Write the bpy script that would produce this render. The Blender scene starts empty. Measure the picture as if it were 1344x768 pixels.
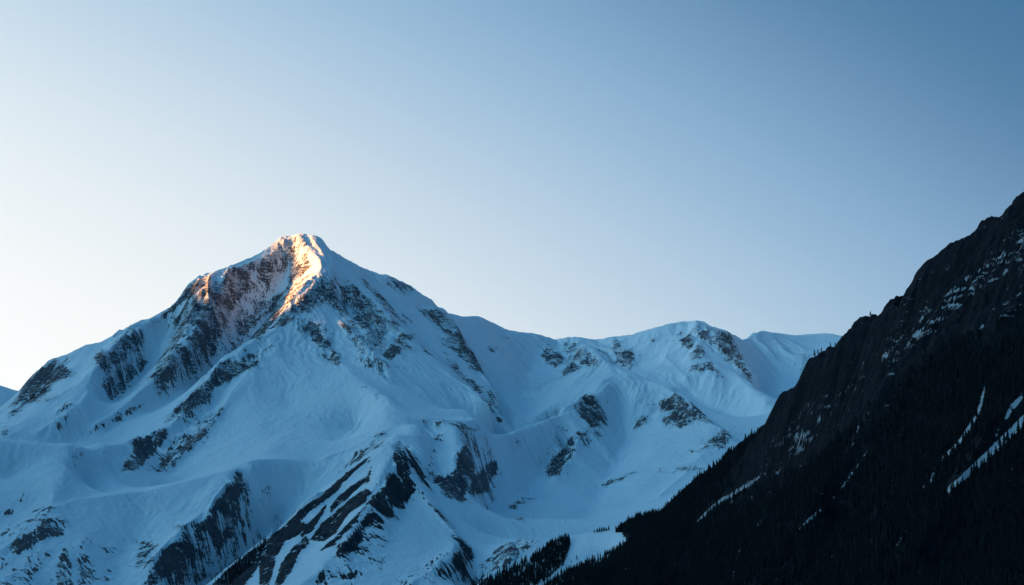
SHARP, SHARP2, KNIFE = 0.9, 0.8, 18.0
HAZE = 3.0e-6
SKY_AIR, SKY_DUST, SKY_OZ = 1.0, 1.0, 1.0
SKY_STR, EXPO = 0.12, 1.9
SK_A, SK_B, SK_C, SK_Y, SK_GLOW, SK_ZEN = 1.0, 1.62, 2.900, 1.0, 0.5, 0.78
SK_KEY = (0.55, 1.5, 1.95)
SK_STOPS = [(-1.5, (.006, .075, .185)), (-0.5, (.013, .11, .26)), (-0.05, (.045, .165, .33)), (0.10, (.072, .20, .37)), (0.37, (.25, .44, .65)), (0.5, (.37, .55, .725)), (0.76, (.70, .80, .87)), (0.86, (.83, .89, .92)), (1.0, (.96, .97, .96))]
import bpy, math, time
import numpy as np
T0 = time.time()
rng = np.random.default_rng(7)

# ------------------------------------------------------------------ camera
F_PX, CX, CY = 1846.0, 672.0, 384.0
PITCH = math.atan(356.0 / F_PX)
CP, SP = math.cos(PITCH), math.sin(PITCH)

def pix_dir(px, py):
    """pixel of the photograph -> (azimuth, tan elevation)"""
    x = np.asarray(px, float) - CX
    v = CY - np.asarray(py, float)
    y = F_PX * CP - v * SP
    z = F_PX * SP + v * CP
    return np.arctan2(x, y), z / np.hypot(x, y)

def project(x, y, z):
    f = y * CP + z * SP
    u = -y * SP + z * CP
    return CX + F_PX * x / f, CY - F_PX * u / f

# ------------------------------------------------------------------ noise
def h2(ix, iy, seed):
    h = (ix.astype(np.int64) * 374761393 + iy.astype(np.int64) * 668265263 + seed * 974634777) & 0xFFFFFFFF
    h = ((h ^ (h >> 13)) * 1274126177) & 0xFFFFFFFF
    h = ((h ^ (h >> 16)) * 2246822519) & 0xFFFFFFFF
    h = h ^ (h >> 15)
    return (h & 0xFFFFFF).astype(np.float32) / np.float32(0xFFFFFF)

def gnoise(x, y, seed=0):
    xi, yi = np.floor(x), np.floor(y)
    fx, fy = (x - xi).astype(np.float32), (y - yi).astype(np.float32)
    ux = fx * fx * fx * (fx * (fx * 6 - 15) + 10)
    uy = fy * fy * fy * (fy * (fy * 6 - 15) + 10)
    def g(dx, dy):
        a = h2(xi + dx, yi + dy, seed) * np.float32(2 * np.pi)
        return np.cos(a) * (fx - dx) + np.sin(a) * (fy - dy)
    a = g(0, 0); b = g(1, 0); c = g(0, 1); d = g(1, 1)
    return (a + (b - a) * ux + (c - a) * uy + (a - b - c + d) * ux * uy) * 1.45

def fbm(x, y, wl, octs, seed=0, gain=0.5, ridged=False):
    s = 0; amp = 1.0; tot = 0
    for o in range(octs):
        n = gnoise(x / wl + o * 17.3, y / wl - o * 9.1, seed + o * 13)
        if ridged: n = 1 - 2 * np.abs(n)
        s = s + n * amp; tot += amp; amp *= gain; wl *= 0.5
    return s / tot

def streaks(x, y, gx, gy, cell, freq, seed, pull=3.2):
    """stripes that run down the slope direction (gx,gy); value about -1..1"""
    u, v = x / cell, y / cell
    ci, cj = np.floor(u), np.floor(v)
    num = 0; den = 0
    for di in (-1, 0, 1):
        for dj in (-1, 0, 1):
            a, b = ci + di, cj + dj
            dx = (u - (a + 0.15 + 0.7 * h2(a, b, seed))).astype(np.float32)
            dy = (v - (b + 0.15 + 0.7 * h2(a, b, seed + 5))).astype(np.float32)
            w = np.exp(-pull * (dx * dx + dy * dy))
            ph = (dx * -gy + dy * gx) * np.float32(2 * np.pi * freq) + h2(a, b, seed + 9) * 6.283
            num = num + w * np.cos(ph); den = den + w
    return num / den

def blur(a, n, it=3):
    """box blur repeated"""
    for _ in range(it):
        for ax in (0, 1):
            p = np.concatenate([np.repeat(np.take(a, [0], ax), n + 1, ax), a, np.repeat(np.take(a, [-1], ax), n, ax)], ax)
            c = np.cumsum(p, ax, dtype=np.float64)
            L = a.shape[ax]
            hi = np.take(c, np.arange(2 * n + 1, 2 * n + 1 + L), ax); lo = np.take(c, np.arange(0, L), ax)
            a = (hi - lo) / (2 * n + 1)
    return a

# ------------------------------------------------------------------ the grid (polar, equal steps in angle and in log distance)
DA = math.radians(0.046)
AZ0, AZ1 = math.radians(-28.5), math.radians(28.5)
NA = int((AZ1 - AZ0) / DA) + 1
DU = 0.00090
R0, R1 = 1400.0, 13200.0
NR = int(math.log(R1 / R0) / DU) + 1
az = AZ0 + DA * np.arange(NA)
U0 = math.log(R0)
rr = np.exp(U0 + DU * np.arange(NR))

# ridge, valley and slope lines surveyed from the photograph: (pixel x, pixel y, distance km)
RIDGE, SOFT = [], []
def ridge(*p, w=0): RIDGE.append([tuple(q) for q in p])
def soft(*p): SOFT.append([tuple(q) for q in p])

SKY_L = [(-320,640,5.5),(-120,585,5.5),(-30,556,5.5),(0,543,5.55),(19,530,5.6),(31,512,5.65),(45,492,5.68),(56,484,5.7),(75,470,5.72),(94,467,5.75),(109,456,5.76),(131,452,5.8),(150,440,5.85),(175,426,5.9),(187,422,5.93),(200,418,6.0),(219,410,6.03),(232,399,6.06),(241,392,6.1),(247,381,6.1),(258,373,6.15),(266,366,6.2),(280,362,6.22),(300,350,6.3),(312,349,6.32),(341,337,6.4),(358,331,6.42),(364,320,6.45),(372,315,6.47),(384,312,6.5),(397,309,6.5),(409,313,6.52),(425,323,6.55),(441,334,6.6),(456,344,6.65),(466,346,6.7),(487,359,6.8),(506,362,6.9),(531,372,7.0),(544,384,7.1),(566,398,7.3),(581,409,7.5),(600,416,7.7),(622,418,8.0),(640,427,8.2),(661,437,8.4),(698,440,8.6),(729,446,8.7),(745,443,8.7),(782,446,8.7),(807,442,8.7),(826,441,8.7),(839,437,8.7),(857,433,8.7),(870,430,8.7),(889,423,8.7),(901,425,8.65),(915,422,8.6),(929,428,8.7),(942,433,8.8),(960,440,8.9),(968,449,9.3),(990,447,9.8),(1012,447,10.0),(1049,450,10.2),(1069,445,10.2),(1096,443,10.2),(1110,448,10.2),(1200,440,10),(1300,430,10),(1500,420,10),(1750,400,9.6)]
ridge(*SKY_L)
soft(*[(x, y + 50 + 8 * (d - 5), d + 0.8) for x, y, d in SKY_L[::2]])
soft(*[(x, y + 120, d + 1.7) for x, y, d in SKY_L[::3] if x > 40 or x < -250])
# the far mountain whose shoulder shows at the left edge
ridge((-520,470,9.3),(-300,476,9.3),(-150,488,9.2),(-60,499,9.1),(-10,505,9.0),(8,509,9.0),(18,513,9.0),(34,516,9.0),(60,530,9.0),(110,560,9.0),(200,600,9.0))
# central rib
ridge((397,309,6.5),(415,330,6.38),(427,345,6.28),(430,360,6.18),(424,380,6.06),(412,400,5.95),(392,416,5.86),(360,432,5.75),(335,446,5.62),(310,462,5.5),(290,480,5.38),(262,512,5.18),(235,545,5.0),(205,570,4.85),(180,595,4.75),(163,615,4.65))
soft((385,333,6.45),(370,362,6.34),(350,392,6.18),(330,418,6.02),(310,442,5.86))
ridge((415,365,6.1),(395,385,5.98),(378,408,5.88))
soft((314,354,6.3),(313,385,6.18),(301,430,5.92),(277,472,5.66),(220,515,5.32),(190,530,5.22),(140,556,5.0),(80,577,4.82),(20,574,4.76),(-100,570,4.7))
ridge((300,350,6.3),(286,372,6.1),(268,400,5.9),(250,438,5.68),(226,475,5.46),(200,500,5.34),(150,542,5.1),(120,560,4.95))
soft((234,399,6.1),(222,428,5.95),(200,455,5.8),(165,490,5.58),(125,532,5.25))
ridge((187,422,5.93),(170,448,5.7),(152,475,5.48),(120,507,5.24),(90,537,5.0),(50,566,4.86))
soft((109,456,5.76),(100,480,5.55),(80,510,5.3),(40,545,5.0),(10,565,4.85))
# shoulder on the left, with a hidden dip behind it
ridge((-320,545,4.1),(-150,560,4.2),(0,577,4.3),(62,583,4.3),(103,584,4.35),(119,591,4.4),(137,584,4.45),(162,581,4.6),(180,575,4.75))
soft((-320,575,4.7),(-150,578,4.62),(0,584,4.62),(62,590,4.66),(119,598,4.66),(150,590,4.8))
ridge((-320,740,3.5),(-100,740,3.55),(0,722,3.6),(45,688,3.75),(72,664,3.88),(100,656,3.95),(125,653,3.97),(153,648,4.0),(190,645,4.05),(244,631,4.1),(281,622,4.15),(319,612,4.22))
soft((319,612,4.22),(350,605,4.32),(394,601,4.4),(425,600,4.44))
ridge((425,600,4.44),(453,590,4.5),(480,577,4.55),(506,559,4.65),(515,543,4.75))
ridge((103,584,4.35),(84,612,4.15),(72,636,4.0),(68,655,3.92))
soft((30,615,4.16),(-60,625,4.1),(-200,640,4.0))
soft((40,650,3.95),(10,680,3.82))
soft((150,612,4.36),(200,632,4.3),(250,615,4.45),(300,600,4.5))
soft((110,620,4.28),(140,640,4.12))
ridge((319,612,4.22),(308,635,4.07),(290,662,3.95),(270,685,3.85),(250,697,3.78),(232,712,3.7),(205,745,3.58),(183,768,3.5),(150,805,3.35))
soft((195,672,3.93),(175,710,3.76),(150,760,3.52),(120,800,3.3))
soft((118,675,3.86),(105,710,3.68),(70,775,3.4))
# second rib and the wide smooth face
ridge((368,430,5.76),(350,449,5.62),(330,480,5.42),(305,512,5.2),(290,540,5.05),(270,562,4.9),(245,590,4.72),(212,618,4.52))
soft((338,458,5.58),(300,502,5.3),(262,545,5.04),(220,588,4.75))
soft((400,430,5.78),(388,470,5.5),(384,520,5.15),(372,560,4.82),(352,590,4.5))
ridge((412,400,5.95),(425,440,5.75),(447,475,5.5),(475,503,5.22),(500,524,4.95),(515,543,4.75))
soft((470,545,4.98),(445,570,4.72))
# right-hand faces of the summit
soft((440,360,6.28),(456,400,6.12),(475,440,5.78),(505,480,5.5),(530,512,5.27),(570,535,5.15),(620,546,5.2))
ridge((425,323,6.55),(455,352,6.45),(485,385,6.28),(520,425,6.08),(560,465,5.88),(600,500,5.68),(640,530,5.5))
soft((480,366,6.6),(525,408,6.5),(566,448,6.3),(606,488,6.02))
ridge((531,372,7.0),(556,398,6.9),(582,420,6.75),(606,450,6.55),(627,485,6.3),(648,512,6.05))
soft((604,424,7.55),(626,450,7.3),(648,490,6.85),(668,520,6.3),(655,542,5.85))
soft((700,455,8.2),(690,480,7.6),(690,505,7.0),(700,530,6.3),(690,545,6.0))
soft((630,574,5.3),(650,578,5.45),(680,573,5.7),(712,560,6.0),(740,545,6.3))
soft((650,548,5.85),(700,535,6.2),(735,515,6.5),(760,497,6.75))
# ridge below the cirque, up to the inner peak
ridge((515,543,4.75),(545,551,4.75),(575,552,4.8),(600,556,4.85),(620,563,4.95),(638,569,5.1),(648,573,5.2),(670,568,5.42),(692,559,5.65),(715,552,5.8),(732,547,5.95),(738,536,6.05),(755,527,6.15),(770,519,6.25),(788,514,6.35),(795,504,6.48),(811,491,6.68),(803,480,6.8),(793,472,6.9))
ridge((793,472,6.9),(775,480,6.95),(757,489,7.0),(735,498,7.05),(712,505,7.0))
soft((800,500,7.35),(780,500,7.4),(755,506,7.4),(730,512,7.35))
ridge((803,480,6.8),(820,486,6.75),(845,498,6.65),(870,505,6.55),(892,519,6.4),(915,537,6.25),(936,556,6.05),(960,572,5.85),(985,600,5.6))
soft((815,505,7.25),(840,516,7.15),(870,528,7.0),(900,545,6.8),(950,578,6.45),(1000,600,6.2),(1030,620,5.9))
soft((870,480,7.9),(930,520,7.5),(990,545,7.2))
ridge((560,560,4.77),(573,580,4.6),(565,612,4.35),(560,640,4.12))
soft((545,560,4.62),(554,590,4.42),(566,630,4.12),(585,665,3.95),(606,690,3.85),(625,715,3.72),(632,740,3.6),(618,775,3.4))
ridge((600,556,4.85),(611,588,4.6),(609,620,4.38),(600,652,4.15))
soft((640,595,5.12),(643,630,4.85),(648,675,4.3))
soft((695,578,5.55),(688,620,5.25),(690,672,4.55))
soft((735,560,5.9),(720,600,5.55),(712,640,5.1))
ridge((770,519,6.25),(774,545,6.08),(766,572,5.88),(748,600,5.6),(730,628,5.25))
soft((812,515,6.5),(812,535,6.36),(815,565,6.12),(805,600,5.75),(785,640,5.2),(765,680,4.55))
soft((870,525,6.42),(862,560,6.1),(850,610,5.5),(830,655,4.85))
ridge((945,558,5.98),(930,585,5.7),(900,620,5.3),(865,650,4.85))
soft((640,694,4.0),(700,698,4.05),(780,694,4.15),(830,688,4.2))
# right peak
ridge((915,422,8.6),(928,440,8.4),(945,462,8.15),(962,484,7.9),(990,508,7.55),(1005,530,7.2))
ridge((903,425,8.65),(900,448,8.35),(908,470,8.0),(925,490,7.75))
ridge((929,428,8.7),(950,446,8.5),(970,470,8.2),(992,492,7.9))
ridge((889,423,8.7),(882,445,8.45),(872,468,8.15),(900,495,7.7))
soft((905,440,8.45),(915,470,8.0),(935,500,7.6))
ridge((807,442,8.7),(815,460,8.4),(825,480,8.1))
ridge((729,446,8.7),(742,465,8.4),(770,478,8.1))
ridge((782,446,8.7),(800,462,8.4),(812,476,8.2))
soft((765,452,8.4),(785,470,8.1))
soft((1020,470,9.3),(1010,500,8.5),(1005,540,7.6))
soft((1080,470,9.3),(1060,520,8.3))
# front spur
ridge((525,579,4.2),(514,583,4.18),(503,587,4.15),(478,604,4.1),(456,619,4.05),(425,647,3.95),(394,670,3.85),(372,690,3.8),(337,715,3.7),(300,744,3.6),(268,770,3.5),(200,825,3.3))
soft((522,574,4.45),(500,586,4.4),(470,600,4.35),(440,622,4.28))
ridge((525,579,4.2),(519,600,4.06),(505,630,3.88),(487,653,3.76),(472,675,3.65),(450,706,3.5),(434,731,3.4),(394,768,3.25),(340,812,3.1))
ridge((525,579,4.2),(537,605,4.1),(550,638,3.97),(566,659,3.88),(581,684,3.78),(600,709,3.68),(604,724,3.58),(580,738,3.45),(545,762,3.3),(500,800,3.1))
soft((520,640,3.95),(525,680,3.72),(515,730,3.45),(480,775,3.2))
soft((460,650,3.88),(425,700,3.65),(380,740,3.45),(330,780,3.28))
soft((405,622,4.34),(375,655,4.18),(335,700,3.98),(285,742,3.78),(235,785,3.58))
soft((350,630,4.2),(325,660,4.05),(290,705,3.88))
# lower bench with its trees
ridge((625,772,3.3),(645,748,3.4),(668,722,3.52),(690,710,3.6),(720,707,3.62),(747,704,3.63),(785,697,3.65),(815,695,3.68),(841,699,3.7))
soft((640,702,3.85),(700,702,3.85),(780,698,3.9),(830,696,3.95))
soft((700,735,3.4),(760,722,3.42),(800,714,3.45),(680,768,3.2))
soft((720,755,3.25),(640,800,3.05))
# dark slope on the right
ridge((841,699,3.7),(822,686,3.66),(847,680,3.6),(869,672,3.55),(891,650,3.5),(912,632,3.45),(940,612,3.4),(970,585,3.33),(991,570,3.28),(1010,558,3.24),(1019,532,3.2),(1026,521,3.18),(1040,514,3.15),(1048,500,3.12),(1056,484,3.1),(1069,474,3.08),(1083,470,3.05),(1096,458,3.0),(1110,443,2.98),(1133,427,2.95),(1150,423,2.92),(1164,409,2.9),(1172,399,2.88),(1183,398,2.87),(1190,401,2.86),(1198,382,2.85),(1205,362,2.83),(1215,350,2.82),(1232,336,2.8),(1242,335,2.79),(1255,324,2.78),(1276,317,2.76),(1286,303,2.75),(1309,293,2.72),(1326,277,2.7),(1344,265,2.68),(1400,224,2.6),(1500,150,2.5),(1700,60,2.4))
soft((880,700,3.8),(940,690,3.9),(1050,650,4.0),(1200,600,4.1),(1344,560,4.2),(1700,480,4.1))
soft((1700,330,2.1),(1344,400,2.42),(1200,470,2.6),(1110,560,2.75),(1030,630,2.95),(960,670,3.1),(900,700,3.22))
soft((1700,550,1.9),(1344,560,2.08),(1200,610,2.28),(1100,680,2.45),(1000,720,2.7),(900,750,2.92))
soft((1700,760,1.65),(1344,720,1.8),(1200,750,1.95),(1100,790,2.1),(950,800,2.5),(800,790,2.85))
ridge((1344,500,2.2),(1290,570,2.1),(1240,660,2.0),(1200,730,1.93))
ridge((1160,500,2.62),(1110,590,2.55),(1060,680,2.45),(1000,760,2.4))
soft((794,733,3.28),(762,747,3.2),(716,772,3.08))

def rasterise(lines, jag=0.0):
    """lines -> dense (col,row,z) samples"""
    cs, rs, zs = [], [], []
    for L in lines:
        P = []
        for px, py, d in L:
            a, t = pix_dir(px, py); r = d * 1000
            P.append((r * math.sin(a), r * math.cos(a), r * t))
        P = np.array(P)
        for a, b in zip(P[:-1], P[1:]):
            n = max(2, int(np.hypot(*(b - a)[:2]) / 1.6))
            t = np.linspace(0, 1, n)[:, None]
            q = a + (b - a) * t
            r = np.hypot(q[:, 0], q[:, 1]); an = np.arctan2(q[:, 0], q[:, 1])
            cs.append((an - AZ0) / DA); rs.append((np.log(r) - U0) / DU); zs.append(q[:, 2])
    return np.concatenate(cs), np.concatenate(rs), np.concatenate(zs)

def pin(lines, f, shape):
    c, r, z = rasterise(lines)
    ci = np.round(c / f).astype(int); ri = np.round(r / f).astype(int)
    ok = (ci >= 0) & (ci < shape[1]) & (ri >= 0) & (ri < shape[0])
    idx = ri[ok] * shape[1] + ci[ok]
    s = np.bincount(idx, z[ok], shape[0] * shape[1]); n = np.bincount(idx, minlength=shape[0] * shape[1])
    m = n > 0
    s[m] /= n[m]
    return s.reshape(shape), m.reshape(shape)

def edge_values(shape, f):
    """heights on the rim of the grid: valley floor in front, low ground behind the crests"""
    R = np.exp(U0 + DU * f * np.arange(shape[0]))
    val = np.zeros(shape); msk = np.zeros(shape, bool)
    msk[0] = True; a = AZ0 + DA * f * np.arange(shape[1])
    val[0] = -150 + 60 * np.clip(np.degrees(a) / 15, 0, 2) ** 2
    msk[-1] = True; val[-1] = 250
    return val, msk

def relax(z, val, msk, it, k=None):
    """red-black over-relaxation of the (screened) Laplace equation"""
    z = np.where(msk, val, z)
    ii, jj = np.indices(z.shape)
    par = ((ii + jj) & 1).astype(bool)
    free = [(~msk) & par, (~msk) & ~par]
    om = 1.7
    den = 4.0 + (0 if k is None else k)
    for _ in range(it):
        for fm in free:
            p = np.pad(z, 1, mode='edge')
            nb = p[:-2, 1:-1] + p[2:, 1:-1] + p[1:-1, :-2] + p[1:-1, 2:]
            z = np.where(fm, z + om * (nb / den - z), z)
    return z

def up(z, shape):
    r = np.linspace(0, z.shape[0] - 1, shape[0]); c = np.linspace(0, z.shape[1] - 1, shape[1])
    ri = np.minimum(r.astype(int), z.shape[0] - 2); ci = np.minimum(c.astype(int), z.shape[1] - 2)
    fr = (r - ri)[:, None]; fc = c - ci
    a = z[ri] * (1 - fr) + z[ri + 1] * fr
    return a[:, ci] * (1 - fc) + a[:, ci + 1] * fc

z = None
for f, it in ((32, 300), (16, 150), (8, 100), (4, 50), (2, 16)):
    shape = ((NR - 1) // f + 1, (NA - 1) // f + 1)
    v, m = pin(RIDGE + SOFT, f, shape); ev, em = edge_values(shape, f)
    v = np.where(m, v, ev); m = m | em
    z = np.full(shape, 300.0) if z is None else up(z, shape)
    z = relax(z, v, m, it)
z2 = z
# soften everything, then bring the sharp crests back
zb = blur(z2, 2, 3)
shape2 = z2.shape
v, m = pin(RIDGE, 2, shape2)
c8 = None
corr = np.zeros(shape2)
corr = relax(corr, np.where(m, v - zb, 0), m, 60, k=0.02)
zz = zb + corr
zz = zz + SHARP * (zz - blur(zz, 8, 2)) + SHARP2 * (zz - blur(zz, 22, 2))
rr2 = np.exp(U0 + DU * 2 * np.arange(shape2[0]))[:, None]
zz = zz - KNIFE * rr2 / 6000
corr = relax(np.zeros(shape2), np.where(m, v - zz, 0), m, 60, k=0.03)
Z = up(zz + corr, (NR, NA))
print('solved', round(time.time() - T0, 1))

AZ, RR = np.meshgrid(az, rr)
X = (RR * np.sin(AZ)).astype(np.float64); Y = RR * np.cos(AZ)

def gradient(Z):
    zu = np.gradient(Z, DU, axis=0) / RR; za = np.gradient(Z, DA, axis=1) / RR
    gx = zu * np.sin(AZ) + za * np.cos(AZ); gy = zu * np.cos(AZ) - za * np.sin(AZ)
    return gx, gy

def visible(Z, eps=0.0012):
    t = Z / RR
    cm = np.maximum.accumulate(t, axis=0)
    return t >= cm - eps

PX, PY = project(X, Y, Z)
VIS = visible(Z)
# ------------------------------------------------------------------ where the rock shows through the snow (outlines surveyed per region, origin and scale of the survey sheet first)
ROCK = []
def sheet(ox, oy, s, *items):
    for dens, pts in items:
        if oy == 290 and dens < 0.9: dens *= 0.86
        ROCK.append((dens, np.array([(ox + x / s, oy + y / s) for x, y in pts])))
sheet(0, 290, 3.2,
 (.8, [(60,768),(90,720),(180,620),(240,580),(290,630),(295,650),(215,680),(190,725),(130,768)]),
 (.85, [(400,570),(430,540),(445,600),(440,628),(405,610)]),
 (.6, [(455,580),(480,510),(540,450),(575,455),(560,490),(530,560),(500,590),(460,615)]),
 (.8, [(780,400),(840,320),(900,270),(960,240),(985,330),(930,470),(870,540),(800,430)]),
 (.6, [(730,420),(800,340),(780,420),(740,470)]),
 (.5, [(780,440),(930,470),(900,560),(850,620),(810,640),(760,590),(720,540),(720,490)]),
 (.7, [(950,205),(985,200),(975,290),(955,270)]),
 (.8, [(995,205),(1060,170),(1050,230),(1030,300),(1000,330)]),
 (.6, [(640,660),(700,540),(730,520),(740,610),(700,680),(650,680)]),
 (.45, [(430,690),(520,610),(600,590),(640,580),(560,680),(500,750),(480,740)]),
 (.85, [(665,700),(690,685),(705,705),(670,725)]),
 (.9, [(760,768),(880,670),(920,600),(950,580),(1000,600),(1040,590),(1088,560),(1088,600),(1000,640),(900,700),(850,768)]),
 (.45, [(970,520),(1020,420),(1088,360),(1088,450),(1010,520),(960,550)]),
 (.4, [(150,740),(200,680),(220,700),(190,768),(120,768)]), (.4, [(260,740),(290,690),(300,768),(250,768)]),
 (.9, [(690,395),(770,320),(790,285),(850,240),(895,230),(870,262),(800,310),(770,335)]),
 (.7, [(475,485),(500,465),(545,440),(520,465),(490,485)]))
sheet(300, 290, 3.2,
 (.75, [(0,210),(40,230),(85,200),(80,280),(30,330),(0,400)]),
 (.55, [(110,190),(170,150),(260,130),(270,170),(200,230),(120,260)]),
 (.45, [(60,440),(150,330),(220,290),(250,330),(180,450),(120,500),(40,510)]),
 (.95, [(185,130),(200,100),(225,85),(260,100),(272,125),(265,150),(240,140),(210,128)]),
 (.4, [(290,75),(350,80),(360,105),(320,100)]),
 (.85, [(250,245),(290,190),(330,160),(335,195),(260,255)]), (.55, [(225,300),(300,250),(360,215),(350,250),(270,310)]),
 (.6, [(180,470),(230,400),(300,330),(370,275),(380,290),(320,370),(240,440)]), (.55, [(320,360),(400,325),(400,360),(340,385)]),
 (.75, [(340,290),(400,250),(450,260),(440,330),(400,320),(350,340)]),
 (.72, [(470,280),(520,270),(560,300),(680,400),(720,440),(660,470),(640,540),(590,510),(550,440),(500,360)]),
 (.65, [(440,330),(480,350),(560,480),(640,590),(680,670),(650,660),(590,610),(540,530),(470,430)]),
 (.8, [(650,560),(730,470),(775,480),(740,540),(670,595)]),
 (.85, [(300,450),(340,420),(380,450),(430,520),(480,600),(460,612),(420,590),(370,520)]),
 (.4, [(430,470),(500,580),(480,590),(420,500)]),
 (.5, [(560,250),(600,280),(720,400),(790,450),(770,450),(680,390),(590,300)]),
 (.6, [(680,255),(740,262),(770,295),(720,300)]),
 (.8, [(805,380),(860,370),(900,390),(960,460),(1000,530),(1050,625),(1020,620),(960,560),(880,490),(930,490),(870,430)]),
 (.8, [(815,530),(850,560),(860,585),(820,550)]), (.6, [(900,545),(950,600),(1040,690),(1030,700),(930,610)]),
 (.5, [(540,560),(580,600),(575,615),(540,590)]), (.3, [(555,680),(600,700),(560,710)]), (.6, [(630,700),(690,760),(650,730)]),
 (.4, [(735,680),(748,690),(740,705)]), (.6, [(920,680),(945,710),(925,715)]),
 (.75, [(0,600),(60,570),(110,560),(150,540),(190,515),(160,545),(90,600),(0,680)]))
sheet(620, 400, 3.2,
 (.85, [(290,215),(320,165),(345,200),(390,225),(350,265),(310,240)]), (.6, [(370,165),(430,160),(500,220),(540,240),(490,260),(430,230)]),
 (.85, [(370,300),(390,265),(425,240),(450,270),(400,295)]), (.5, [(520,170),(560,190),(600,250),(580,240),(530,200)]),
 (.9, [(595,150),(610,145),(625,200),(650,190),(685,215),(660,275),(625,255),(600,200)]),
 (.6, [(745,140),(760,130),(765,160)]), (.4, [(820,150),(890,110),(880,130),(840,155)]),
 (.9, [(875,150),(910,125),(935,165),(905,190)]), (.9, [(910,220),(945,165),(980,200),(960,230)]), (.7, [(905,265),(1000,235),(1030,275),(960,280),(920,285)]),
 (.62, [(930,95),(960,75),(1010,110),(1088,130),(1100,180),(1088,250),(1060,220),(1000,170),(950,130)]), (.5, [(1000,270),(1060,310),(1040,300)]),
 (.6, [(65,175),(100,180),(95,192),(75,190)]), (.3, [(110,140),(170,125),(160,145)]),
 (.85, [(0,210),(30,275),(0,265)]), (.6, [(0,325),(60,380),(100,435),(60,405),(0,345)]), (1, [(105,480),(120,482),(118,488),(106,488)]),
 (.8, [(450,400),(480,375),(510,410),(530,450),(525,505),(490,515),(460,480),(445,440)]),
 (.85, [(310,680),(370,620),(415,545),(435,600),(400,650),(370,715),(320,720)]),
 (.55, [(440,535),(470,545),(460,570)]), (.65, [(480,570),(493,575),(490,595)]), (.75, [(515,535),(530,540),(528,555)]), (.6, [(365,515),(395,525),(390,535)]),
 (.7, [(780,410),(870,380),(900,400),(1010,500),(960,495),(880,515),(820,510),(800,480),(860,440),(790,435)]),
 (.85, [(685,485),(740,470),(735,495),(705,505)]), (.35, [(720,430),(740,420),(735,460)]), (.8, [(540,755),(620,725),(680,705),(600,745),(560,768)]),
 (.65, [(905,610),(960,590),(1060,520),(1088,560),(1060,600),(1000,600),(920,625)]), (.38, [(780,700),(860,670),(960,660),(960,690),(860,710)]),
 (.85, [(0,740),(60,680),(100,660),(100,700),(60,768),(0,768)]))
sheet(900, 240, 2.955,
 (.6, [(110,580),(160,590),(200,650),(245,750),(200,720),(150,650)]), (.6, [(440,740),(455,660),(470,660),(472,690),(450,740)]))
sheet(600, 528, 3.2,
 (.7, [(215,445),(260,405),(330,405),(240,445)]), (.8, [(230,375),(250,372),(250,385)]), (.5, [(240,500),(270,485),(330,490),(280,500)]),
 (.75, [(0,220),(40,180),(65,270),(50,320),(0,370),(0,400),(40,400),(30,425),(0,410)]),
 (.9, [(50,380),(80,330),(130,290),(165,250),(160,300),(110,365),(70,385)]),
 (.6, [(90,690),(190,600),(260,585),(340,578),(300,620),(200,700),(110,768),(60,768)]), (.42, [(0,560),(60,600),(50,670),(0,680)]),
 (.3, [(860,280),(900,280),(1040,260),(980,300),(870,300)]))
sheet(300, 528, 3.2,
 (.8, [(490,268),(530,220),(580,190),(585,205),(545,250)]), (.5, [(580,190),(620,140),(655,115),(650,190),(590,205)]),
 (.8, [(715,165),(735,190),(760,290),(780,370),(745,390),(700,260),(690,230)]),
 (.9, [(640,370),(690,310),(740,330),(780,370),(740,445),(690,440),(680,480),(600,440),(600,400)]),
 (.5, [(740,180),(790,240),(850,370),(820,350),(770,270)]),
 (.85, [(520,560),(600,440),(650,500),(650,545),(580,520),(560,590),(480,660),(430,650)]),
 (.38, [(560,560),(650,560),(680,640),(620,700),(520,768),(400,768),(430,650)]),
 # dark slabs on the left of the spur: one long edge and slanting bands
 (1, [(-70,768),(0,700),(130,600),(230,525),(300,455),(400,380),(500,293),(600,225),(560,262),(440,385),(330,470),(250,560),(160,640),(60,768)]),
 (.95, [(430,440),(460,400),(520,350),(580,310),(600,270),(590,330),(560,345),(490,410),(430,460)]),
 (.95, [(300,560),(345,500),(415,425),(400,460),(350,540),(310,570)]),
 (1, [(340,580),(400,500),(440,470),(520,400),(580,360),(600,380),(560,430),(500,470),(450,550),(400,585)]),
 (.95, [(380,625),(440,575),(520,490),(590,420),(570,460),(510,530),(440,600)]),
 (.95, [(130,640),(200,560),(300,500),(330,520),(290,560),(240,580),(200,650),(170,768),(130,768)]),
 (.9, [(220,680),(270,610),(330,560),(340,590),(290,640),(270,700),(220,768),(190,768)]),
 (.5, [(870,120),(885,80),(895,110),(870,200),(850,260)]),
 (.85, [(860,330),(950,290),(980,220),(1010,270),(1000,360),(985,420),(940,410),(900,380)]),
 (.9, [(1010,360),(1088,290),(1088,370),(1040,385)]),
 (.6, [(800,370),(850,420),(930,520),(975,590),(960,590),(900,510),(820,400)]),
 (.42, [(700,768),(780,700),(880,650),(960,620),(1010,640),(1000,680),(940,730),(860,768)]),
 (.4, [(810,75),(880,80),(970,90),(1040,120),(960,105),(830,85)]), (.75, [(370,672),(440,650),(380,700)]), (.55, [(300,768),(420,680),(440,700),(380,768)]))
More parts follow.
